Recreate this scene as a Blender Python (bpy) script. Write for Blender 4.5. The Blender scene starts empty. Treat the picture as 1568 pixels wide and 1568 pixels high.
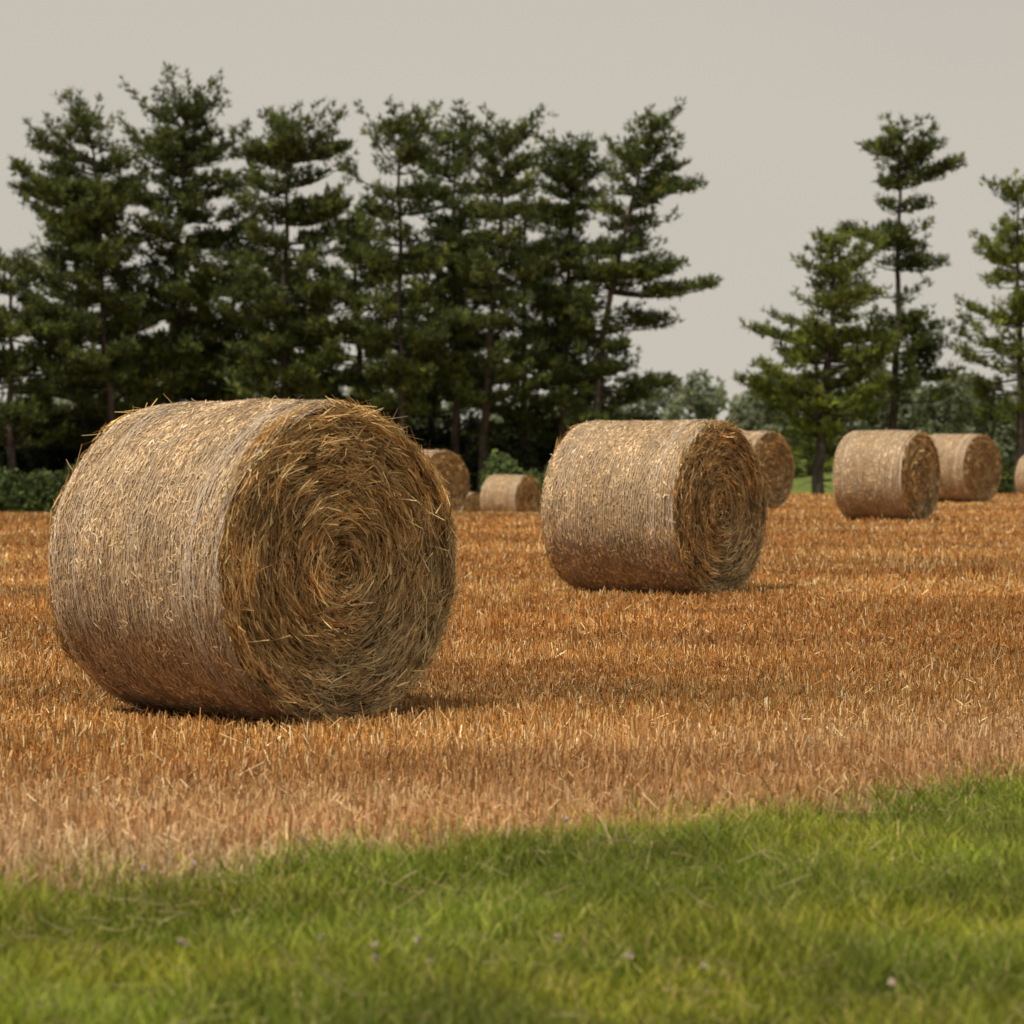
import bpy, math, numpy as np
from mathutils import Vector
rng = np.random.default_rng(7)
scene = bpy.context.scene

# ------------------------------------------------------------------ noise
_T = np.random.default_rng(1).random((64,64,64)).astype(np.float64)
def noise3(p, f=1.0):
    p = np.asarray(p, float)*f
    i = np.floor(p).astype(int); t = p-i; t = t*t*(3-2*t)
    r = 0
    for a in (0,1):
        for b in (0,1):
            for c in (0,1):
                w = (t[...,0] if a else 1-t[...,0])*(t[...,1] if b else 1-t[...,1])*(t[...,2] if c else 1-t[...,2])
                r = r + w*_T[(i[...,0]+a)%64,(i[...,1]+b)%64,(i[...,2]+c)%64]
    return r
def fbm(p, f=1.0, o=3):
    s=0; a=1; n=0
    for k in range(o):
        s = s + a*noise3(np.asarray(p)+k*7.3, f*2**k); n+=a; a*=.5
    return s/n
def sstep(a,b,x):
    t=np.clip((x-a)/(b-a),0,1); return t*t*(3-2*t)
def nrm(v): return v/np.maximum(np.linalg.norm(v,axis=-1,keepdims=True),1e-9)

# ------------------------------------------------------------------ mesh helper
def mesh_obj(name, V, F, C=None, mat=None, parent=None, smooth=False):
    V=np.asarray(V,np.float32).reshape(-1,3); F=np.asarray(F,np.int32)
    me=bpy.data.meshes.new(name); k=F.shape[1]
    me.vertices.add(len(V)); me.vertices.foreach_set('co',V.ravel())
    me.loops.add(F.size); me.loops.foreach_set('vertex_index',F.ravel())
    me.polygons.add(len(F)); me.polygons.foreach_set('loop_start',np.arange(len(F),dtype=np.int32)*k)
    me.update(calc_edges=True)
    if smooth: me.polygons.foreach_set('use_smooth',np.ones(len(F),bool))
    if C is not None:
        at=me.color_attributes.new('Col','FLOAT_COLOR','POINT')
        c=np.ones((len(V),4),np.float32); c[:,:3]=C; at.data.foreach_set('color',c.ravel())
    if mat: me.materials.append(mat)
    o=bpy.data.objects.new(name,me); scene.collection.objects.link(o)
    if parent is not None: o.parent=parent
    return o

def ribbons(P,D,L,W,S,B,C,segs=2,taper=0.2):
    """curved flat strands: base P, unit dir D, length L, width W, side S, bend vector B"""
    n=len(P); ts=np.linspace(0,1,segs+1)
    V=np.empty((n,segs+1,2,3)); 
    for j,t in enumerate(ts):
        c=P+D*(L*t)[:,None]+B*(t*t)
        w=(W*(1-(1-taper)*t**1.5)*.5)[:,None]
        V[:,j,0]=c-S*w; V[:,j,1]=c+S*w
    base=(np.arange(n)*(segs+1)*2)[:,None,None]
    q=np.array([[2*j,2*j+1,2*j+3,2*j+2] for j in range(segs)])[None]
    F=(base+q).reshape(-1,4)
    Cv=np.repeat(C,(segs+1)*2,axis=0)
    return V.reshape(-1,3),F,Cv

def merge(parts):
    V=[];F=[];C=[];o=0
    for v,f,c in parts:
        V.append(v);F.append(f+o);C.append(c);o+=len(v)
    return np.concatenate(V),np.concatenate(F),np.concatenate(C)

def palette(n,cols,w,rg,var=.18):
    cols=np.array(cols); idx=rg.choice(len(cols),n,p=np.array(w)/np.sum(w))
    return cols[idx]*(1+rg.normal(0,var,(n,1))).clip(.4,1.7)

# ------------------------------------------------------------------ materials
def new_mat(name):
    m=bpy.data.materials.new(name); m.use_nodes=True; m.node_tree.nodes.clear(); return m,m.node_tree
def attr_mat(name, rough=.7, trans=0., noise_scale=3., noise_amt=.25, spec=.3):
    m,nt=new_mat(name); N=nt.nodes; Lk=nt.links
    out=N.new('ShaderNodeOutputMaterial'); at=N.new('ShaderNodeAttribute'); at.attribute_name='Col'
    tc=N.new('ShaderNodeTexCoord'); nz=N.new('ShaderNodeTexNoise'); nz.inputs['Scale'].default_value=noise_scale
    nz.inputs['Detail'].default_value=3
    Lk.new(tc.outputs['Object'],nz.inputs['Vector'])
    mr=N.new('ShaderNodeMapRange'); mr.inputs['From Min'].default_value=.3; mr.inputs['From Max'].default_value=.7
    mr.inputs['To Min'].default_value=1-noise_amt; mr.inputs['To Max'].default_value=1+noise_amt
    Lk.new(nz.outputs['Fac'],mr.inputs['Value'])
    vm=N.new('ShaderNodeVectorMath'); vm.operation='SCALE'
    Lk.new(at.outputs['Color'],vm.inputs[0]); Lk.new(mr.outputs['Result'],vm.inputs['Scale'])
    p=N.new('ShaderNodeBsdfPrincipled'); p.inputs['Roughness'].default_value=rough
    p.inputs['Specular IOR Level'].default_value=spec
    Lk.new(vm.outputs[0],p.inputs['Base Color'])
    if trans>0:
        t=N.new('ShaderNodeBsdfTranslucent'); Lk.new(vm.outputs[0],t.inputs['Color'])
        mx=N.new('ShaderNodeMixShader'); mx.inputs[0].default_value=trans
        Lk.new(p.outputs[0],mx.inputs[1]); Lk.new(t.outputs[0],mx.inputs[2]); Lk.new(mx.outputs[0],out.inputs[0])
    else: Lk.new(p.outputs[0],out.inputs[0])
    return m
M_straw=attr_mat('straw',.55,.1,6.,.25,.3)
M_stub=attr_mat('stubble',.6,.12,.35,.12,.25)
M_grass=attr_mat('grass_blades',.6,.35,1.3,.12,.2)
M_net=attr_mat('net_wrap',.5,0,8,.2,.3)
M_needle=attr_mat('pine_needles',.6,.28,.7,.25,.2)
M_bark=attr_mat('bark',.9,0,4,.35,.1)
M_leaf=attr_mat('leaves',.65,.25,.4,.25,.2)

# ------------------------------------------------------------------ terrain
def gz(x,y):
    x=np.asarray(x,float); y=np.asarray(y,float)
    rt=sstep(1,6,x)
    y0=44+22*rt
    e=np.maximum(0,y-y0)
    z=-np.minimum(.0006*e*e,1.2+.8*rt)-(1-rt)*.85*sstep(98,112,y)
    up=sstep(122,250,y)
    z=z*(1-up)
    p=np.stack([x,y,0*x],-1)
    z=z+(noise3(p,.35)-.5)*.05*sstep(20,9,y)+(noise3(p,.12)-.5)*.08*sstep(28,60,y)
    return z
def bound(x):
    x=np.asarray(x,float); xc=np.clip(x,-3.5,4)
    return 9.85+.75*x+.08*xc*xc+(noise3(np.stack([x,0*x,0*x],-1),1.7)-.5)*.45

ys=np.concatenate([np.linspace(-30,4,12),np.linspace(4.5,20,70),np.linspace(20.5,70,90),np.linspace(71,260,100),np.geomspace(270,6000,30)])
us=np.concatenate([-np.geomspace(3000,16,14),np.linspace(-15,26,130),np.geomspace(27,3000,14)])
X,Y=np.meshgrid(us,ys); Z=gz(X,Y)
V=np.stack([X,Y,Z],-1).reshape(-1,3)
nx=len(us); ii,jj=np.meshgrid(np.arange(len(ys)-1),np.arange(nx-1),indexing='ij')
F=np.stack([ii*nx+jj,ii*nx+jj+1,(ii+1)*nx+jj+1,(ii+1)*nx+jj],-1).reshape(-1,4)
m,nt=new_mat('field_ground'); N=nt.nodes; Lk=nt.links
out=N.new('ShaderNodeOutputMaterial'); p=N.new('ShaderNodeBsdfPrincipled'); p.inputs['Roughness'].default_value=.95
p.inputs['Specular IOR Level'].default_value=.1
Lk.new(p.outputs[0],out.inputs[0])
geo=N.new('ShaderNodeNewGeometry'); sx=N.new('ShaderNodeSeparateXYZ'); Lk.new(geo.outputs['Position'],sx.inputs[0])
def noise(scale,detail=4,vec=None,rough=.6):
    n=N.new('ShaderNodeTexNoise'); n.inputs['Scale'].default_value=scale; n.inputs['Detail'].default_value=detail
    n.inputs['Roughness'].default_value=rough
    Lk.new(vec if vec else geo.outputs['Position'],n.inputs['Vector']); return n.outputs['Fac']
def ramp(fac,stops):
    r=N.new('ShaderNodeValToRGB'); e=r.color_ramp.elements
    while len(e)<len(stops): e.new(.5)
    for k,(q,c) in enumerate(stops): e[k].position=q; e[k].color=(*c,1)
    Lk.new(fac,r.inputs[0]); return r.outputs[0]
def mth(op,a,b=None,c=None):
    n=N.new('ShaderNodeMath'); n.operation=op
    for k,v in enumerate((a,b,c)):
        if v is None: continue
        if isinstance(v,(int,float)): n.inputs[k].default_value=v
        else: Lk.new(v,n.inputs[k])
    return n.outputs[0]
def mixc(f,a,b,mode='MIX'):
    n=N.new('ShaderNodeMix'); n.data_type='RGBA'; n.blend_type=mode
    if isinstance(f,float): n.inputs[0].default_value=f
    else: Lk.new(f,n.inputs[0])
    for k,v in ((6,a),(7,b)):
        if isinstance(v,tuple): n.inputs[k].default_value=(*v,1)
        else: Lk.new(v,n.inputs[k])
    return n.outputs[2]
mp=N.new('ShaderNodeMapping'); mp.inputs['Scale'].default_value=(.35,1.,1.); Lk.new(geo.outputs['Position'],mp.inputs[0])
fine=noise(30,5); strk=noise(1.3,6,mp.outputs[0],.7)
fieldc=ramp(strk,[(.3,(.18,.072,.017)),(.5,(.29,.127,.035)),(.68,(.41,.22,.078))])
fieldc=mixc(mth('MULTIPLY',fine,.8),fieldc,(.12,.052,.017))
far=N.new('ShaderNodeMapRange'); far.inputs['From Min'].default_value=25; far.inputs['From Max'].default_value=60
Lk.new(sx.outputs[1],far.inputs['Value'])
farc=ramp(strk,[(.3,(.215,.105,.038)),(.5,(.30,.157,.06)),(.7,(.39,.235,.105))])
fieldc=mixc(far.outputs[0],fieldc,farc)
soil=ramp(fine,[(.3,(.05,.035,.015)),(.7,(.15,.10,.03))])
gr=ramp(noise(6,5),[(.3,(.045,.06,.008)),(.7,(.12,.14,.02))])
green=mixc(.35,gr,soil)
xx=sx.outputs[0]; bx=mth('ADD',mth('MULTIPLY',xx,.75),9.85)
xc=mth('MINIMUM',mth('MAXIMUM',xx,-3.5),4.); bx=mth('ADD',bx,mth('MULTIPLY',mth('MULTIPLY',xc,xc),.08))
d=mth('SUBTRACT',sx.outputs[1],bx); d=mth('ADD',d,mth('MULTIPLY',mth('SUBTRACT',noise(2.5),.5),.8))
mr=N.new('ShaderNodeMapRange'); mr.inputs['From Min'].default_value=-.15; mr.inputs['From Max'].default_value=.25; Lk.new(d,mr.inputs['Value'])
c1=mixc(mr.outputs[0],green,fieldc)
fg=ramp(noise(.08,5),[(.35,(.10,.135,.03)),(.65,(.19,.225,.055))])
mr2=N.new('ShaderNodeMapRange'); mr2.inputs['From Min'].default_value=113; mr2.inputs['From Max'].default_value=116; Lk.new(mth('ADD',sx.outputs[1],mth('MULTIPLY',noise(.3),4.)),mr2.inputs['Value'])
c2=mixc(mr2.outputs[0],c1,fg)
Lk.new(c2,p.inputs['Base Color'])
bm=N.new('ShaderNodeBump'); bm.inputs['Strength'].default_value=.8; bm.inputs['Distance'].default_value=.03
Lk.new(fine,bm.inputs['Height']); Lk.new(bm.outputs[0],p.inputs['Normal'])
mesh_obj('ground',V,F,None,m,smooth=True)

# ------------------------------------------------------------------ bales
R=.755
BALES=[ # face centre x,y, facing angle(deg from -y toward +x), length, detail
 (-.795,14.35,45,1.27,1.0),
 (1.745,26.0,54,1.32,.5),
 (6.72,51,56,1.25,.16),
 (4.85,58,50,1.25,.13),
 (10.15,67,47,1.25,.12),
 (-1.5,69,42,1.25,.12),
 (.50,96,56,1.3,.08),
 (-1.35,113,50,1.25,.06),
 (17.35,98,50,1.25,.06)]
def bale_frame(b):
    a=math.radians(b[2]); n=np.array([math.sin(a),-math.cos(a)]); c=np.array([b[0],b[1]])-n*b[3]/2
    return c,n

# ------------------------------------------------------------------ stubble
def scatter(y0,y1,dens,margin=1.2):
    n=int(dens*(y1-y0)*(0.36*y1+2*margin)); 
    y=rng.uniform(y0,y1,n); hw=.18*y+margin; hm=.18*y1+margin
    x=rng.uniform(-hm,hm,n); k=np.abs(x)<hw
    return x[k],y[k]
parts=[]
for (y0,y1,dens,wm) in ((8,13,2300,1.),(13,19,1800,1.05),(19,28,950,1.45),(28,42,360,2.1),(42,66,120,3.4),(66,90,30,5)):
    x,y=scatter(y0,y1,dens)
    perp=np.array([-.37,.93])
    s=x*perp[0]+y*perp[1]; s2=np.round(s/.17)*.17+rng.normal(0,.03,len(s)); dlt=s2-s
    on=rng.random(len(s))<.65
    x=x+np.where(on,dlt*perp[0],0); y=y+np.where(on,dlt*perp[1],0)
    d=y-bound(x); k=(d>0)|(rng.random(len(x))<np.exp(np.minimum(d,0)*6)*.6)
    k&=d>-.7
    pn=noise3(np.stack([x,y,0*x],-1),1.1); k&=rng.random(len(x))<(.45+.9*pn)
    x=x[k];y=y[k]
    squash=np.ones(len(x))
    for b in BALES:
        c,n=bale_frame(b); dx=x-c[0];dy=y-c[1]; u=dx*n[0]+dy*n[1]; v=-dx*n[1]+dy*n[0]
        k=~((np.abs(u)<b[3]/2+.0)&(np.abs(v)<.34)); x=x[k];y=y[k];squash=squash[k];u=u[k];v=v[k]
        near=(np.abs(u)<b[3]/2+.25)&(np.abs(v)<.75); squash=np.where(near,.6,squash)
    n=len(x); P=np.stack([x,y,gz(x,y)-.01],-1)
    d=y-bound(x)
    lay=rng.random(n)<.16
    tilt=np.where(lay,rng.uniform(.9,1.5,n),np.abs(rng.normal(0,.3,n))); az=rng.uniform(0,2*np.pi,n)
    D=np.stack([np.sin(tilt)*np.cos(az),np.sin(tilt)*np.sin(az),np.cos(tilt)],-1)
    L=rng.uniform(.033,.083,n)*np.where(lay,1.05,1)*(.6+.8*noise3(P,.7))*squash
    L*=np.where(rng.random(n)<.03,1.5,1)
    P[:,2]+=np.where(lay,rng.uniform(.0,.04,n),0)
    az2=rng.uniform(-1.0,1.0,n); S=np.stack([np.cos(az2),np.sin(az2),0*az2],-1)
    S=nrm(S-D*(S*D).sum(1,keepdims=True))
    W=rng.uniform(.003,.006,n)*wm
    B=rng.normal(0,.008,(n,3))
    C=palette(n,[(.46,.208,.052),(.33,.135,.031),(.56,.34,.125),(.70,.54,.29),(.15,.07,.021)],[.37,.26,.18,.09,.10],rng,.22)
    ed=np.clip(1-d/4.0,0,1)*(.55+.5*noise3(P,.5)); ed=np.clip(ed,0,.8)[:,None]
    C=C*(1-ed)+ed*palette(n,[(.51,.325,.17),(.66,.49,.28),(.25,.145,.075)],[.45,.32,.23],rng)
    band=fbm(np.stack([x*.35,y,0*x],-1),.7,4)[:,None]; C=C*(.40+1.2*band)
    band2=sstep(.48,.62,fbm(np.stack([x*.25+40,y,0*x],-1),.33,3))[:,None]; C=C*(1+band2*(np.array([1.12,1.25,1.4])-1))
    parts.append(ribbons(P,D,L,W,S,B,C,1,.75))
V,F,C=merge(parts); print('stubble',len(F)); mesh_obj('stubble_field',V,F,C,M_stub)

# ------------------------------------------------------------------ grass
parts=[]
def grassp(x,y,hmul,cols,w,wmul=1.):
    P=np.stack([x,y,gz(x,y)-.005],-1); n=len(x)
    cl=fbm(P,3.2,3); cl2=fbm(P+31,2.2,3)
    az=rng.uniform(0,2*np.pi,n); tilt=np.abs(rng.normal(.15,.25,n))
    D=np.stack([np.sin(tilt)*np.cos(az),np.sin(tilt)*np.sin(az),np.cos(tilt)],-1)
    L=rng.uniform(.045,.11,n)*(.25+1.6*cl)*hmul
    H=np.stack([np.cos(az),np.sin(az),0*az],-1)
    B=H*(L*rng.uniform(.05,.6,n))[:,None]; B[:,2]-=L*rng.uniform(.0,.3,n)
    a2=rng.uniform(-1.2,1.2,n); S=np.stack([np.cos(a2),np.sin(a2),0*a2],-1); S=nrm(S-D*(S*D).sum(1,keepdims=True))
    C=palette(n,cols,w,rng,.25)
    C=C*(.4+1.2*cl2)[:,None]
    yel=(.7*sstep(.42,.66,fbm(P+9,1.7,3)))[:,None]; C=C*(1-yel)+yel*C*np.array([1.45,1.22,1.05])
    W=rng.uniform(.003,.0075,n)*wmul
    return ribbons(P,D,L,W,S,B,C,3,.1)
def gscatter(y0,y1,dens,m):
    x,y=scatter(y0,y1,dens,m); d=y-bound(x)
    k=(d<-.05)|(rng.random(len(x))<np.exp(-np.maximum(d,0)*4)*.45); return x[k],y[k]
GC=[(.235,.285,.034),(.16,.215,.024),(.32,.355,.055),(.075,.11,.014),(.48,.42,.19)]
for (a,b,dn) in ((4.6,6.4,4500),(6.4,9,7500),(9,14,7500)):
    x,y=gscatter(a,b,dn,.7); parts.append(grassp(x,y,1.,GC,[.38,.25,.22,.15,.06]))
x,y=gscatter(5.5,13,90,.7); n=len(x); P=np.stack([x,y,gz(x,y)+rng.uniform(.02,.07,n)],-1); az=rng.uniform(0,6.28,n)
D=np.stack([np.cos(az),np.sin(az),rng.normal(.1,.25,n)],-1); D=nrm(D); S=np.tile(np.array([0,0,1.]),(n,1)); S=nrm(S-D*(S*D).sum(1,keepdims=True))
parts.append(ribbons(P,D,rng.uniform(.04,.13,n),rng.uniform(.003,.005,n),S,rng.normal(0,.02,(n,3)),palette(n,[(.50,.44,.22),(.38,.30,.14)],[1,1],rng),2,.5))
V,F,C=merge(parts); print('grass',len(F)); mesh_obj('grass',V,F,C,M_grass)
# clover flowers
x,y=gscatter(7,11,11,.5); k=noise3(np.stack([x,y,0*x],-1),1.3)>.6; x=x[k];y=y[k]; n0=len(x)
Q=[];
for i in range(n0):
    c=np.array([x[i],y[i],float(gz(x[i],y[i]))+rng.uniform(.075,.105)])
    m_=26; dd=nrm(rng.normal(0,1,(m_,3))); S=nrm(np.cross(dd,rng.normal(0,1,(m_,3))))
    Q.append(ribbons(np.tile(c,(m_,1)),dd,np.full(m_,.010),np.full(m_,.006),S,np.zeros((m_,3)),palette(m_,[(.55,.44,.38),(.6,.52,.45)],[1,1],rng,.1),1,.8))
    Q.append(ribbons(c[None]-np.array([[0,0,.09]]),np.array([[0,0,1.]]),np.array([.09]),np.array([.003]),np.array([[1.,0,0]]),np.zeros((1,3)),np.array([[.1,.15,.03]]),1,.8))
V,F,C=merge(Q); mesh_obj('clover_flowers',V,F,C,M_leaf)

# ------------------------------------------------------------------ bale builder
def make_bale(b,seed):
    rg=np.random.default_rng(seed); c,nn=bale_frame(b); L=b[3]; det=b[4]
    far=det<.3
    root=bpy.data.objects.new('hay_bale',None); scene.collection.objects.link(root); root.empty_display_size=.3
    root.location=(c[0],c[1],float(gz(c[0],c[1]))+R*.965); root.rotation_euler=(0,0,math.atan2(nn[1],nn[0]))
    off=seed*3.7
    def face_h(r,th,sgn):
        sp=r*26+th/(2*np.pi)*3
        q=np.stack([sp,np.cos(th)*4+sgn*9+off,np.sin(th)*4],-1)
        q2=np.stack([r*5*np.cos(th),r*5*np.sin(th),0*r+off+sgn],-1)
        return (noise3(q)-.5)*.055+(noise3(q2)-.5)*.06-.05*np.exp(-(r/.10)**2)+.02*(1-(r/R)**2)
    def side_r(x,th):
        q=np.stack([x*2.2+off,np.cos(th)*1.6,np.sin(th)*1.6],-1); q2=np.stack([x*14+off,np.cos(th)*5,np.sin(th)*5],-1)
        return R+(noise3(q)-.5)*.034+(noise3(q2)-.5)*.016-.035*(np.clip((np.abs(x)/(L/2)-.86)/.14,0,1))**2
    def flat(P):
        z=P[...,2]; lim=-R*.94; P[...,2]=np.where(z<lim,lim+(z-lim)*.55,z); 
        P[...,1]*=1+.02*np.clip(-P[...,2]/R,0,1); return P
    nt_=160 if det>.3 else 64
    th=np.linspace(0,2*np.pi,nt_,endpoint=False); rings=[]
    rs=np.linspace(.0,1,26)
    for r in rs: rr=(R-.035)*r; rings.append(np.stack([L/2-.012+face_h(rr+0*th,th,1)-.012*r**8,rr*np.cos(th),rr*np.sin(th)],-1))
    for x in np.linspace(L/2-.015,-L/2+.015,40): rr=side_r(x+0*th,th)-.006; rings.append(np.stack([x+0*th,rr*np.cos(th),rr*np.sin(th)],-1))
    for r in rs[::-1]: rr=(R-.035)*r; rings.append(np.stack([-L/2+.012-face_h(rr+0*th,th,-1),rr*np.cos(th),rr*np.sin(th)],-1))
    G=flat(np.array(rings)); nr=len(rings)
    ii,jj=np.meshgrid(np.arange(nr-1),np.arange(nt_),indexing='ij'); j2=(jj+1)%nt_
    F=np.stack([ii*nt_+jj,(ii+1)*nt_+jj,(ii+1)*nt_+j2,ii*nt_+j2],-1).reshape(-1,4)
    Cc=np.tile(np.array([.08,.046,.018]),(nr*nt_,1)); Cc[26*nt_:66*nt_]=(.31,.195,.09)  # dark core ends: crevice shade between straws painted into the colour
    if far: Cc[:26*nt_]=(.22,.135,.055)
    mesh_obj('straw_core',G,F,Cc,M_straw,root,True)
    wm=(1 if det>.8 else (1.5 if det>.3 else (2.6 if det>.1 else 4)))
    for sgn in (1,-1):
        n=int(27000*det*(1 if sgn>0 else .4)*(1 if not far else .6))
        r=R*.985*np.sqrt(rg.random(n)); th=rg.uniform(0,2*np.pi,n)
        r=np.clip(r+.008*np.sin(r*110+th+3*noise3(np.stack([np.cos(th)*3,np.sin(th)*3,r*3],-1))),.01,R*.985)
        er=np.stack([0*th,np.cos(th),np.sin(th)],-1); et=np.stack([0*th,-np.sin(th),np.cos(th)],-1); ex=np.array([sgn,0,0.])
        h=face_h(r,th,sgn); 
        P=er*r[:,None]; P[:,0]=sgn*(L/2-.008+h+rg.uniform(-.012,.022,n)); P[:,0]-=sgn*.03*np.clip((r/R-.93)/.07,0,1)**2
        mq=np.stack([er[:,1]*r*5,er[:,2]*r*5,0*r+off],-1)
        messy=.15+.5*np.exp(-(r/.12)**2)+.25*sstep(.5,.75,noise3(mq))
        ja=rg.normal(0,1,n)*messy+(noise3(mq*1.7)-.5)*.5; out_=rg.normal(.05,.12,n)
        stick=rg.random(n)<.04; out_=np.where(stick,rg.uniform(.3,1.2,n),out_); ja=np.where(stick,rg.normal(0,.9,n),ja)
        sg=np.where(rg.random(n)<.5,-1.,1.)[:,None]
        D=nrm(et*np.cos(ja)[:,None]*sg+er*np.sin(ja)[:,None]+ex*out_[:,None])
        Ln=rg.uniform(.035,.12,n)*np.where(r<.15,.55,1)
        B=-er*(Ln**2/(2*np.maximum(r,.07)))[:,None]*.9+rg.normal(0,.007,(n,3))
        S=nrm(er+ex*rg.normal(0,.8,n)[:,None]); S=nrm(S-D*(S*D).sum(1,keepdims=True))
        W=rg.uniform(.0025,.006,n)*wm
        C=palette(n,[(.62,.395,.155),(.43,.255,.092),(.80,.60,.29),(.19,.10,.034),(.51,.40,.19)],[.34,.25,.18,.13,.10],rg,.22)
        gq=np.clip(sstep(-.1,.5,(er[:,1]*.55-er[:,2]*.75)*r)*(.3+noise3(P,4)),0,.7)[:,None]
        C=C*(1-gq)+gq*C.mean(1,keepdims=True)*np.array([1.38,1.12,.60])
        ringv=noise3(np.stack([r*30+off,np.cos(th)*2,np.sin(th)*2],-1))[:,None]; C=C*(.5+1.0*ringv)
        V_,F_,C_=ribbons(flat(P),D,Ln,W,S,B,C,2,.55)
        mesh_obj('straw_end',V_,F_,C_,M_straw,root)
    n=int(36000*det); x=rg.uniform(-L/2+.01,L/2-.005,n); th=rg.uniform(0,2*np.pi,n)
    er=np.stack([0*th,np.cos(th),np.sin(th)],-1); et=np.stack([0*th,-np.sin(th),np.cos(th)],-1); ex=np.array([1,0,0.])
    P=er*(side_r(x,th)+rg.uniform(-.008,.004,n))[:,None]; P[:,0]=x
    ja=rg.normal(0,.65,n); stick=rg.random(n)<.015; ou=np.where(stick,rg.uniform(.2,.8,n),rg.normal(.0,.06,n))
    D=nrm(et*(np.cos(ja)*np.where(rg.random(n)<.5,-1,1))[:,None]+ex*np.sin(ja)[:,None]+er*ou[:,None])
    Ln=rg.uniform(.015,.05,n); B=-er*(Ln**2/(2*R))[:,None]*np.where(stick,0,1)[:,None]+rg.normal(0,.002,(n,3))
    S=np.cross(er,D)+er*rg.normal(0,.4,n)[:,None]; S=nrm(S-D*(S*D).sum(1,keepdims=True))
    W=rg.uniform(.0028,.0065,n)*wm
    C=palette(n,[(.64,.445,.22),(.78,.59,.33),(.46,.29,.125),(.18,.10,.045),(.88,.73,.48)],[.34,.22,.18,.15,.11],rg,.2)
    C=C*(.65+.7*noise3(np.stack([x*6,th*2,0*x+off],-1)))[:,None]
    V_,F_,C_=ribbons(flat(P),D,Ln,W,S,B,C,2,.6); mesh_obj('straw_side',V_,F_,C_,M_straw,root)
    n=int(1200*det); th=rg.uniform(0,2*np.pi,n); er=np.stack([0*th,np.cos(th),np.sin(th)],-1); et=np.stack([0*th,-np.sin(th),np.cos(th)],-1)
    P=er*(R-rg.uniform(.03,.09,n))[:,None]; P[:,0]=L/2-rg.uniform(-.01,.015,n)
    D=nrm(et*rg.choice([-1,1],n)[:,None]+er*rg.uniform(-.2,.6,n)[:,None]+np.array([1,0,0])*rg.uniform(-.05,.5,n)[:,None])
    S=nrm(np.cross(D,rg.normal(0,1,(n,3)))); Ln=rg.uniform(.04,.14,n)
    C=palette(n,[(.56,.39,.16),(.40,.25,.1),(.68,.52,.27)],[1,1,.7],rg)
    V_,F_,C_=ribbons(flat(P),D,Ln,rg.uniform(.003,.005,n)*wm,S,rg.normal(0,.012,(n,3)),C,2,.4); mesh_obj('loose_straw',V_,F_,C_,M_straw,root)
    nth=int(88 if det>.8 else (58 if det>.3 else 26)); sg=150 if det>.3 else 60
    xs=np.concatenate([np.linspace(-L/2+.012,L/2-.004,nth),L/2-np.abs(rg.normal(0,.022,nth//4)),L/2-.17+rg.normal(0,.02,nth//12),-L/2+.25+rg.normal(0,.03,nth//14)])
    th=np.linspace(0,2*np.pi,sg+1); Vp=[];Fp=[];Cp=[];o=0
    for k,x0 in enumerate(xs):
        zig=(rg.random()<.4)
        xw=x0+.012*(noise3(np.stack([th*3+0*th,0*th+k*1.7+off,0*th],-1))-.5)+(.007 if zig else .0015)*np.sign(np.sin(th*110+k*2.1))*(0 if far else 1)
        xw=np.clip(xw,-L/2+.006,L/2)
        rr=side_r(xw,th)+.0035+.006*noise3(np.stack([th*20,0*th+k*3.1,0*th],-1)); w=(.0011 if det>.8 else .0016 if det>.3 else .004)*rg.uniform(.6,1.25)
        y=rr*np.cos(th); z=rr*np.sin(th)
        a=np.stack([xw-w,y,z],-1); b2=np.stack([xw+w,y,z],-1)
        Vp.append(flat(np.stack([a,b2],1)).reshape(-1,3)); q=np.arange(sg)*2+o
        Fp.append(np.stack([q,q+2,q+3,q+1],-1)); o+=2*(sg+1)
        g=rg.uniform(.8,1.15); Cp.append(np.tile(np.array([.66,.56,.46])*g,(2*(sg+1),1)))
    mesh_obj('net_wrap',np.concatenate(Vp),np.concatenate(Fp),np.concatenate(Cp),M_net,root)
for i,b in enumerate(BALES): make_bale(b,i+11)

# ------------------------------------------------------------------ trees
def tube(path,rad,k=6):
    path=np.asarray(path,float); rad=np.asarray(rad,float); n=len(path)
    T=nrm(np.gradient(path,axis=0)); up=np.array([0,0,1.]) if abs(T[0,2])<.8 else np.array([1.,0,0])
    A=nrm(np.cross(T,up)); B=np.cross(T,A); a=np.linspace(0,2*np.pi,k,endpoint=False)
    V=path[:,None]+rad[:,None,None]*(A[:,None]*np.cos(a)[None,:,None]+B[:,None]*np.sin(a)[None,:,None])
    ii,jj=np.meshgrid(np.arange(n-1),np.arange(k),indexing='ij'); j2=(jj+1)%k
    F=np.stack([ii*k+jj,ii*k+j2,(ii+1)*k+j2,(ii+1)*k+jj],-1).reshape(-1,4)
    return V.reshape(-1,3),F
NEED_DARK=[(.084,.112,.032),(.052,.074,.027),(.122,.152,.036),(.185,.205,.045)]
NEED_LIT=[(.15,.19,.035),(.10,.13,.03),(.21,.25,.04),(.06,.08,.028)]  # brighter copy of the needle palette, stronger sunlight put into the colour
PI=math.pi
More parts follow.
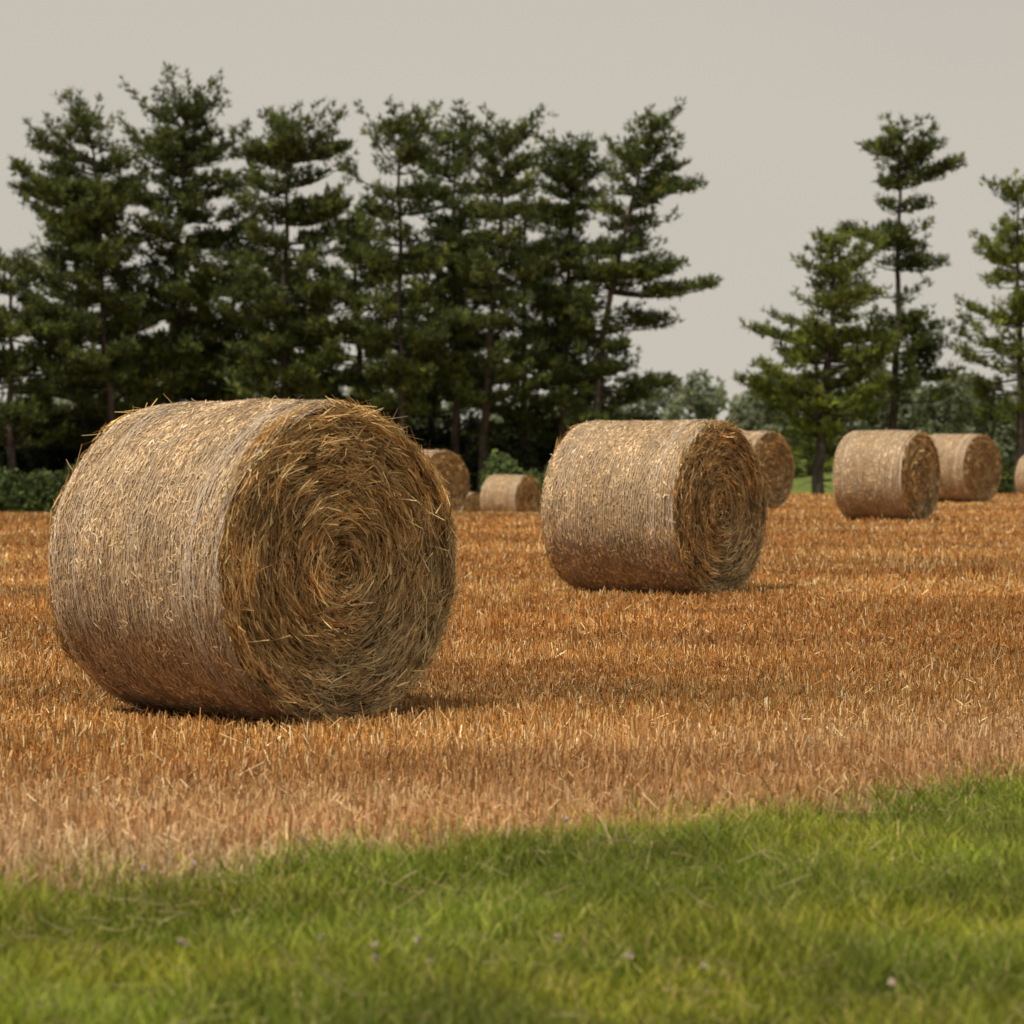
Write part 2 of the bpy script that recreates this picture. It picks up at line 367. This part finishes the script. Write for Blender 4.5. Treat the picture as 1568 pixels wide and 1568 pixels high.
def pine(x,y,ztop,prof,lean=0.,dens=1.,cols=NEED_DARK,seed=0,r0=.18,wh=.70,fill=1.,gap=.38,boughs=()):
    rg=np.random.default_rng(seed+500); zb=float(gz(x,y))-.1
    root=bpy.data.objects.new('pine_tree',None); scene.collection.objects.link(root); root.location=(x,y,zb)
    H=ztop-zb; prof=sorted(prof); pz=np.array([q[0]-zb for q in prof]); pl=np.array([q[1] for q in prof])*1.08; pr=np.array([q[2] for q in prof])*1.08
    zt=np.linspace(0,H*.985,22); t=zt/H
    wob=np.cumsum(rg.normal(0,.045,(22,2)),axis=0)
    tp=np.stack([lean*t**2.2+wob[:,0],wob[:,1],zt],-1); tr=r0*(1-t)**.8+.02; tr[0]*=1.35
    bv,bf=tube(tp,tr,9); wood=[(bv,bf,palette(len(bv),[(.065,.053,.045),(.095,.08,.066)],[1,1],rg,.2))]
    def trunk(z): return np.array([np.interp(z,zt,tp[:,0]),np.interp(z,zt,tp[:,1]),z])
    TP=[];TD=[]; specs=[]
    z=pz.min()
    while z<H*.99:
        l=np.interp(z,pz,pl); r=np.interp(z,pz,pr)
        nb=max(4,int(round(rg.uniform(5,8)*dens))) if z<H*.93 else 4
        a0=rg.uniform(0,6.28)
        for k in range(nb):
            az=a0+k*2*np.pi/nb+rg.normal(0,.35); ca=math.cos(az)
            ext=(r if ca>0 else l)*abs(ca)**1.2+ (1-abs(ca)**1.2)*(l+r)/2
            Lb=max(.3,ext*rg.choice([1.12,.95,.7,.42],p=[.33,.27,.22,.18]))
            fr=z/H
            specs.append((min(z+rg.normal(0,.17),H*.98),az,Lb,rg.uniform(-.15,.25)+.5*sstep(.75,1,fr),rg.uniform(.05,.35),gap))
        z+=wh*rg.uniform(.6,1.45)*(1 if z<H*.85 else .65)
    for (bz,az,Lb,a) in boughs:
        for j in range(2): specs.append((bz-zb-a*Lb*.5+.12*j,az+rg.normal(0,.13),Lb*(1-.12*j),a,.08,.22))
    for (zz,az,Lb,a,bcur,gp) in specs:
            fr=zz/H
            p0=trunk(zz); s=np.linspace(0,1,7); hd=np.array([math.cos(az),math.sin(az),0]); sd=np.array([-hd[1],hd[0],0])
            sw=rg.normal(0,.14)
            path=p0+hd*(Lb*s)[:,None]*.97+sd*(sw*Lb*s*s)[:,None]; path[:,2]+=Lb*(a*s+bcur*s*s)-.05*Lb*np.sin(s*3.1)
            bv,bf=tube(path,(.014+.014*Lb)*(1-s*.85),4)
            wood.append((bv,bf,np.tile(np.array([.06,.05,.042])*rg.uniform(.7,1.2),(len(bv),1))))
            t0=.12 if fr>.6 else .26
            ns=max(5,int(Lb*(1-t0)/.14)); ts=np.linspace(t0,1,ns)
            ph=rg.uniform(0,50)
            for q,tt in enumerate(ts):
                bp=np.array([np.interp(tt,s,path[:,c]) for c in range(3)])
                pf=noise3(np.array([ph+tt*Lb*1.5,seed*3.3,zz]))
                if pf<gp and tt<.8: continue
                sl=(.25+.34*Lb*(1-tt)**.8*(.6 if tt<.35 else 1))*rg.uniform(.6,1.25)*(.5+.95*pf); sl=min(sl,.95); side=1 if q%2 else -1
                ang=rg.uniform(.5,1.2)*side*(0 if q==ns-1 else 1)
                d=hd*math.cos(ang)+sd*math.sin(ang); d=d+np.array([0,0,rg.uniform(.05,.6)]); d/=np.linalg.norm(d)
                m_=max(2,int(sl/.11)); u=np.linspace(.12,1,m_)
                TP.append(bp+d*(sl*u)[:,None]+rg.normal(0,.05,(m_,3))); TD.append(np.tile(d,(m_,1)))
                if pf>.5:
                    TP.append(bp+d*(sl*u)[:,None]*.8+np.array([0,0,.16])+rg.normal(0,.07,(m_,3))); TD.append(np.tile(d,(m_,1)))
    for k in range(14):
        z=rg.uniform(1.2,max(1.5,pz.min()+2)); az=rg.uniform(0,6.28); l=rg.uniform(.4,1.6); p0=trunk(z)
        pth=np.array([p0,p0+np.array([math.cos(az)*l*.5,math.sin(az)*l*.5,-.05]),p0+np.array([math.cos(az)*l,math.sin(az)*l,-.2])])
        bv,bf=tube(pth,np.array([.025,.015,.006]),4); wood.append((bv,bf,np.tile(np.array([.07,.06,.05]),(len(bv),1))))
    V,F,C=merge(wood); mesh_obj('trunk_and_limbs',V,F,C,M_bark,root,True)
    P=np.concatenate(TP); D=np.concatenate(TD); nb=7
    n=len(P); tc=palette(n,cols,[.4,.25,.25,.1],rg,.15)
    tc=tc*(.6+.8*noise3(P+seed*5,.9))[:,None]
    P=np.repeat(P,nb,0); D=np.repeat(D,nb,0); C=np.repeat(tc,nb,0); n=len(P)
    dd=nrm(D*.5+np.array([0,0,.55])+rg.normal(0,.55,(n,3))); Ln=rg.uniform(.13,.27,n); 
    S=nrm(np.cross(dd,rg.normal(0,1,(n,3))))
    V_,F_,C_=ribbons(P+rg.normal(0,.03,(n,3)),dd,Ln,rg.uniform(.036,.068,n)*fill,S,rg.normal(0,.02,(n,3)),C*(1+rg.normal(0,.12,(n,1))),1,.3)
    mesh_obj('needles',V_,F_,C_,M_needle,root); return len(F_)
tot=0
TREES=[
 dict(x=-15.4,y=120,ztop=14.1,lean=-1.0,boughs=[(10.6,PI-.1,3.6,.05),(12.3,PI,2.3,.2)],prof=[(2.6,2,1),(4,3.4,2),(6,3.4,2),(8,3.2,2),(9.5,3.0,1.8),(10.9,3.3,1.6),(12.3,1.9,1.5),(13.2,1.3,1),(14.4,.5,.5)]),
 dict(x=-13.5,y=122,ztop=14.6,lean=.8,prof=[(2.6,1,1),(4,2.4,2.2),(7,2.5,2.4),(10,2.4,2.5),(12.5,2.2,2.0),(13.8,1.6,1.4),(14.9,.6,.5)]),
 dict(x=-8.7,y=120,ztop=14.0,boughs=[(12.2,0,2.5,.1),(12.1,PI,2.2,.1)],prof=[(3,2,2),(5,2.7,3),(7,2.6,2.8),(9,2.3,2.5),(11,1.7,2.0),(12.2,1.8,2.0),(13.1,1.1,1.4),(14.2,.3,.4)]),
 dict(x=-4.3,y=119,ztop=13.3,prof=[(2.5,1.5,1.5),(4,2.4,2.2),(7,2.5,2),(9,2.0,2),(11,1.8,2),(12.6,1.4,1.7),(13.6,.6,.7)]),
 dict(x=-2.3,y=123,ztop=13.3,prof=[(3,1.5,1.5),(5,1.6,1.6),(9,1.6,1.7),(11,1.6,1.5),(12.8,1.4,1.3),(13.7,.6,.6)]),
 dict(x=-1.25,y=120,ztop=13.4,lean=1.0,prof=[(3,2,2),(5,2.3,2.2),(7,2.2,2.2),(9,1.8,1.9),(11.5,1.4,1.4),(12.9,1.2,1.0),(13.6,.5,.4)]),
 dict(x=1.9,y=122,ztop=12.9,lean=.6,prof=[(2.6,1.5,1.5),(5,1.6,1.5),(8,1.4,1.4),(10,1.3,1.3),(12,1.1,1.0),(13.1,.4,.4)]),
 dict(x=3.1,y=120,ztop=13.6,lean=2.4,wh=.72,boughs=[(7.0,0,4.2,-.02),(7.7,-.3,2.9,.05),(10.9,0,2.7,.0),(11.6,.2,1.9,.25),(3.3,0,3.0,.0),(5.7,.1,2.9,.02)],
   prof=[(1.6,1.2,1),(3.0,1.6,2.0),(3.9,1.5,1.2),(4.8,1.4,1.4),(5.7,1.6,1.8),(6.4,1.4,1.4),(7.1,1.6,1.9),(7.9,1.5,1.5),(9.3,1.4,1.5),(10.4,1.3,1.7),(11.0,1.2,1.7),(11.7,1.1,1.4),(12.8,.9,.9),(13.7,.3,.3)]),
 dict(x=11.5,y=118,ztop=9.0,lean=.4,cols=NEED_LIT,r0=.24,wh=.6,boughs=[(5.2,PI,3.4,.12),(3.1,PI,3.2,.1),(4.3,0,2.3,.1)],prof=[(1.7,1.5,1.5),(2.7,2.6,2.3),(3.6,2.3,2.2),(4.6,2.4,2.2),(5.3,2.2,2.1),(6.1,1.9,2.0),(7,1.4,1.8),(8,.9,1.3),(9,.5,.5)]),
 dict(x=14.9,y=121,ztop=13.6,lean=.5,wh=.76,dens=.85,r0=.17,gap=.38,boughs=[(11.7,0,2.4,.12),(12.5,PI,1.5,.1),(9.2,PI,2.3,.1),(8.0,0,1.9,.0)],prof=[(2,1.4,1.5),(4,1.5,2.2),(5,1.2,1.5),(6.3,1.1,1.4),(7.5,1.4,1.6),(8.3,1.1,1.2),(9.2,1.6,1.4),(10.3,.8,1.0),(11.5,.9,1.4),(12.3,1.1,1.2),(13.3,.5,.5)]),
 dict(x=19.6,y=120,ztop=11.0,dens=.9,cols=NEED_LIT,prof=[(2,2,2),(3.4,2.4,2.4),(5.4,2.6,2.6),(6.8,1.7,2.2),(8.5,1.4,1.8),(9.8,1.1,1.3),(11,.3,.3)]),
 dict(x=-19.3,y=119,ztop=8.4,prof=[(1.2,2,2),(3,2.4,2.4),(5.5,2.2,2.1),(7.4,1.5,1.4),(8.6,.3,.3)]),
 dict(x=-23.4,y=122,ztop=12.5,prof=[(2,2,2),(5,2.8,2.8),(9,2.5,2.6),(11,1.6,1.6),(12.5,.3,.3)]),
 dict(x=25.0,y=124,ztop=13,prof=[(2,2,2),(5,2.8,2.8),(9,2.2,2.2),(11,1.6,1.6),(13,.3,.3)]),
 dict(x=-16.9,y=124,ztop=10.5,prof=[(1,2.4,2.2),(5,2.5,2.2),(8,1.9,1.8),(10.8,.4,.4)]),
 dict(x=-11.0,y=124,ztop=9.8,prof=[(1,2.2,2.2),(5,2.3,2.2),(8,1.5,1.5),(10.3,.4,.4)]),
 dict(x=-6.3,y=124,ztop=10.6,prof=[(1,2.2,2.2),(5,2.3,2.2),(8,1.6,1.6),(11,.4,.4)]),
 dict(x=.5,y=125,ztop=10.8,prof=[(1,2,2),(5,2.1,2.1),(8,1.6,1.6),(11.2,.4,.4)]),
 # back row
 dict(x=-14.2,y=129,ztop=8.0,fill=1.4,prof=[(1,2.5,2.5),(4,2.6,2.6),(6,1.9,1.9),(8.2,.3,.3)]),
 dict(x=-9.0,y=129,ztop=8.2,fill=1.4,prof=[(1,2.5,2.5),(4,2.5,2.5),(7,1.5,1.5),(8.6,.3,.3)]),
 dict(x=-3.3,y=129,ztop=8.2,fill=1.4,prof=[(1,2.5,2.5),(4,2.4,2.4),(7,1.5,1.5),(8.6,.3,.3)]),
 dict(x=2.4,y=129,ztop=7.4,fill=1.4,prof=[(1,2.2,2.0),(4,2.2,1.9),(6,1.5,1.4),(7.6,.3,.3)]),
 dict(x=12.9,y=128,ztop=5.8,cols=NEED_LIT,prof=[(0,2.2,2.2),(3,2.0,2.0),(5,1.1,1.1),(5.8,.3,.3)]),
]
for i,t in enumerate(TREES): tot+=pine(seed=i,**t)
print('needles',tot)

# ------------------------------------------------------------------ leafy masses
def leafmass(name,blobs,cols,w,size,per,seed):
    rg=np.random.default_rng(seed); P=[];K=[]
    for (cx,cy,cz,rx,ry,rz,g) in blobs:
        n=int(per*rx*rz*4); u=nrm(rg.normal(0,1,(n*2,3))); rr=rg.uniform(.45,1.0,(n*2,1))**.6
        lump=.72+.56*fbm(u*np.array([rx,ry,rz])+np.array([cx,cy,cz]),.75,3)[:,None]
        q=np.array([cx,cy,cz])+u*rr*lump*np.array([rx,ry,rz])
        keep=fbm(q+5,.9,2)>.42; q=q[keep][:n]; P.append(q); K.append(np.full(len(q),g))
    P=np.concatenate(P);K=np.concatenate(K); n=len(P)
    D=nrm(rg.normal(0,1,(n,3))); S=nrm(np.cross(D,rg.normal(0,1,(n,3)))); L=rg.uniform(.7,1.4,n)*size
    C=palette(n,cols,w,rg,.2)*K[:,None]*(.6+.8*noise3(P,.5))[:,None]
    V,F,C=ribbons(P,D,L,L*.7,S,rg.normal(0,size*.2,(n,3)),C,1,.5); mesh_obj(name,V,F,C,M_leaf); print(name,len(F))
bl=[]; r2=np.random.default_rng(5)
for x in np.arange(-26,7.0,1.0):
    for row in range(3):
        y=122+row*4.5+r2.uniform(-1,1); h=r2.uniform(1.0,1.9)+(1.3 if x<-4 else 0.7)*(row>0)
        g=.6 if not(-1.5<x<3.5 and row==0) else 1.
        bl.append((x+r2.uniform(-.5,.5),y,float(gz(x,y))+h*.8,r2.uniform(1.0,1.7),1.0,h,g))
for x in np.arange(-26,-15,1.1): bl.append((x,117,float(gz(x,117))+1.0,1.1,.9,r2.uniform(1.1,2.0),1.7))
for x in (-.3,.8,1.9,2.8): bl.append((x,117.5,float(gz(x,117))+1.2,.9,.8,r2.uniform(1.1,1.9),2.2))
for x in np.arange(18.5,30,1.2): bl.append((x,123,float(gz(x,123))+1,1.3,1.,r2.uniform(1,2.2),1.8))
leafmass('undergrowth',bl,[(.045,.065,.022),(.034,.048,.02),(.075,.098,.028)],[.4,.4,.2],.13,320,3)
bl=[]
for x in np.arange(-60,90,3.2):
    y=235+r2.uniform(-12,12); h=r2.uniform(2.6,4.2)
    if 8<x<22: h*=1.2
    for k in range(3):
        bl.append((x+r2.uniform(-1.8,1.8),y+r2.uniform(-2,2),.2+h*(.35+.42*k)+r2.uniform(-.4,.4),r2.uniform(1.8,2.8)*(1-.16*k),2.2,h*.45,1.))
for x in np.arange(24,70,3.5):
    y=200+r2.uniform(-6,6); h=r2.uniform(3,4.8)
    for k in range(3): bl.append((x+r2.uniform(-1.5,1.5),y,0+h*(.3+.45*k),2.2*(1-.15*k),2.,h*.45,1.0))
leafmass('distant_trees',bl,[(.20,.225,.14),(.17,.19,.125),(.24,.265,.15)],[.4,.35,.25],.26,110,4)  # leaf colours lightened to paint in distance haze, no volume used

# ------------------------------------------------------------------ light
el=math.radians(61); sv=np.array([-.74,-.67]); sv=sv/np.linalg.norm(sv)
w=bpy.data.worlds.new('World'); scene.world=w; w.use_nodes=True; nt=w.node_tree; nt.nodes.clear()
out=nt.nodes.new('ShaderNodeOutputWorld'); bg=nt.nodes.new('ShaderNodeBackground'); bg.inputs['Strength'].default_value=.1
sky=nt.nodes.new('ShaderNodeTexSky'); sky.sky_type='NISHITA'; sky.sun_disc=False; sky.sun_elevation=el
sky.sun_rotation=math.atan2(sv[0],sv[1]); sky.dust_density=5; sky.air_density=1.5
hs=nt.nodes.new('ShaderNodeHueSaturation'); hs.inputs['Saturation'].default_value=.25
mx=nt.nodes.new('ShaderNodeMix'); mx.data_type='RGBA'; mx.inputs[0].default_value=.9; 
tc=nt.nodes.new('ShaderNodeTexCoord'); nz=nt.nodes.new('ShaderNodeTexNoise'); nz.inputs['Scale'].default_value=1.6; nz.inputs['Detail'].default_value=3
mpp=nt.nodes.new('ShaderNodeMapping'); mpp.inputs['Scale'].default_value=(1,1,4)
cr=nt.nodes.new('ShaderNodeValToRGB'); cr.color_ramp.elements[0].position=.3; cr.color_ramp.elements[1].position=.7
cr.color_ramp.elements[0].color=(.595,.558,.488,1); cr.color_ramp.elements[1].color=(.665,.618,.538,1)
sz=nt.nodes.new('ShaderNodeSeparateXYZ'); mrz=nt.nodes.new('ShaderNodeMapRange'); mrz.inputs['From Min'].default_value=0; mrz.inputs['From Max'].default_value=.16
mrz.inputs['To Min'].default_value=10.2; mrz.inputs['To Max'].default_value=8.8
sc=nt.nodes.new('ShaderNodeVectorMath'); sc.operation='SCALE'
Lk=nt.links
Lk.new(tc.outputs['Generated'],sz.inputs[0]); Lk.new(sz.outputs[2],mrz.inputs['Value']); Lk.new(mrz.outputs[0],sc.inputs['Scale'])
Lk.new(tc.outputs['Generated'],mpp.inputs[0]); Lk.new(mpp.outputs[0],nz.inputs['Vector']); Lk.new(nz.outputs['Fac'],cr.inputs[0]); Lk.new(cr.outputs[0],sc.inputs[0])
Lk.new(sky.outputs[0],hs.inputs['Color']); Lk.new(hs.outputs[0],mx.inputs[6]); Lk.new(sc.outputs[0],mx.inputs[7])
Lk.new(mx.outputs[2],bg.inputs['Color']); Lk.new(bg.outputs[0],out.inputs[0])
sl=bpy.data.lights.new('sun','SUN'); sl.energy=3.9; sl.angle=math.radians(3); sl.color=(1,.90,.74)
so=bpy.data.objects.new('sun',sl); scene.collection.objects.link(so)
so.rotation_euler=Vector((sv[0]*math.cos(el),sv[1]*math.cos(el),math.sin(el))).to_track_quat('Z','Y').to_euler()

# ------------------------------------------------------------------ camera
cd=bpy.data.cameras.new('camera'); cam=bpy.data.objects.new('camera',cd); scene.collection.objects.link(cam); scene.camera=cam
cd.sensor_width=36; cd.lens=109.06; cd.clip_end=9000; cd.clip_start=.1
cam.location=(0,0,1.305); cam.rotation_euler=(math.radians(90-1.31),0,0)
cd.dof.use_dof=True; cd.dof.focus_distance=17.5; cd.dof.aperture_fstop=4.6
scene.view_settings.view_transform='Standard'; scene.view_settings.look='None'; scene.view_settings.exposure=0
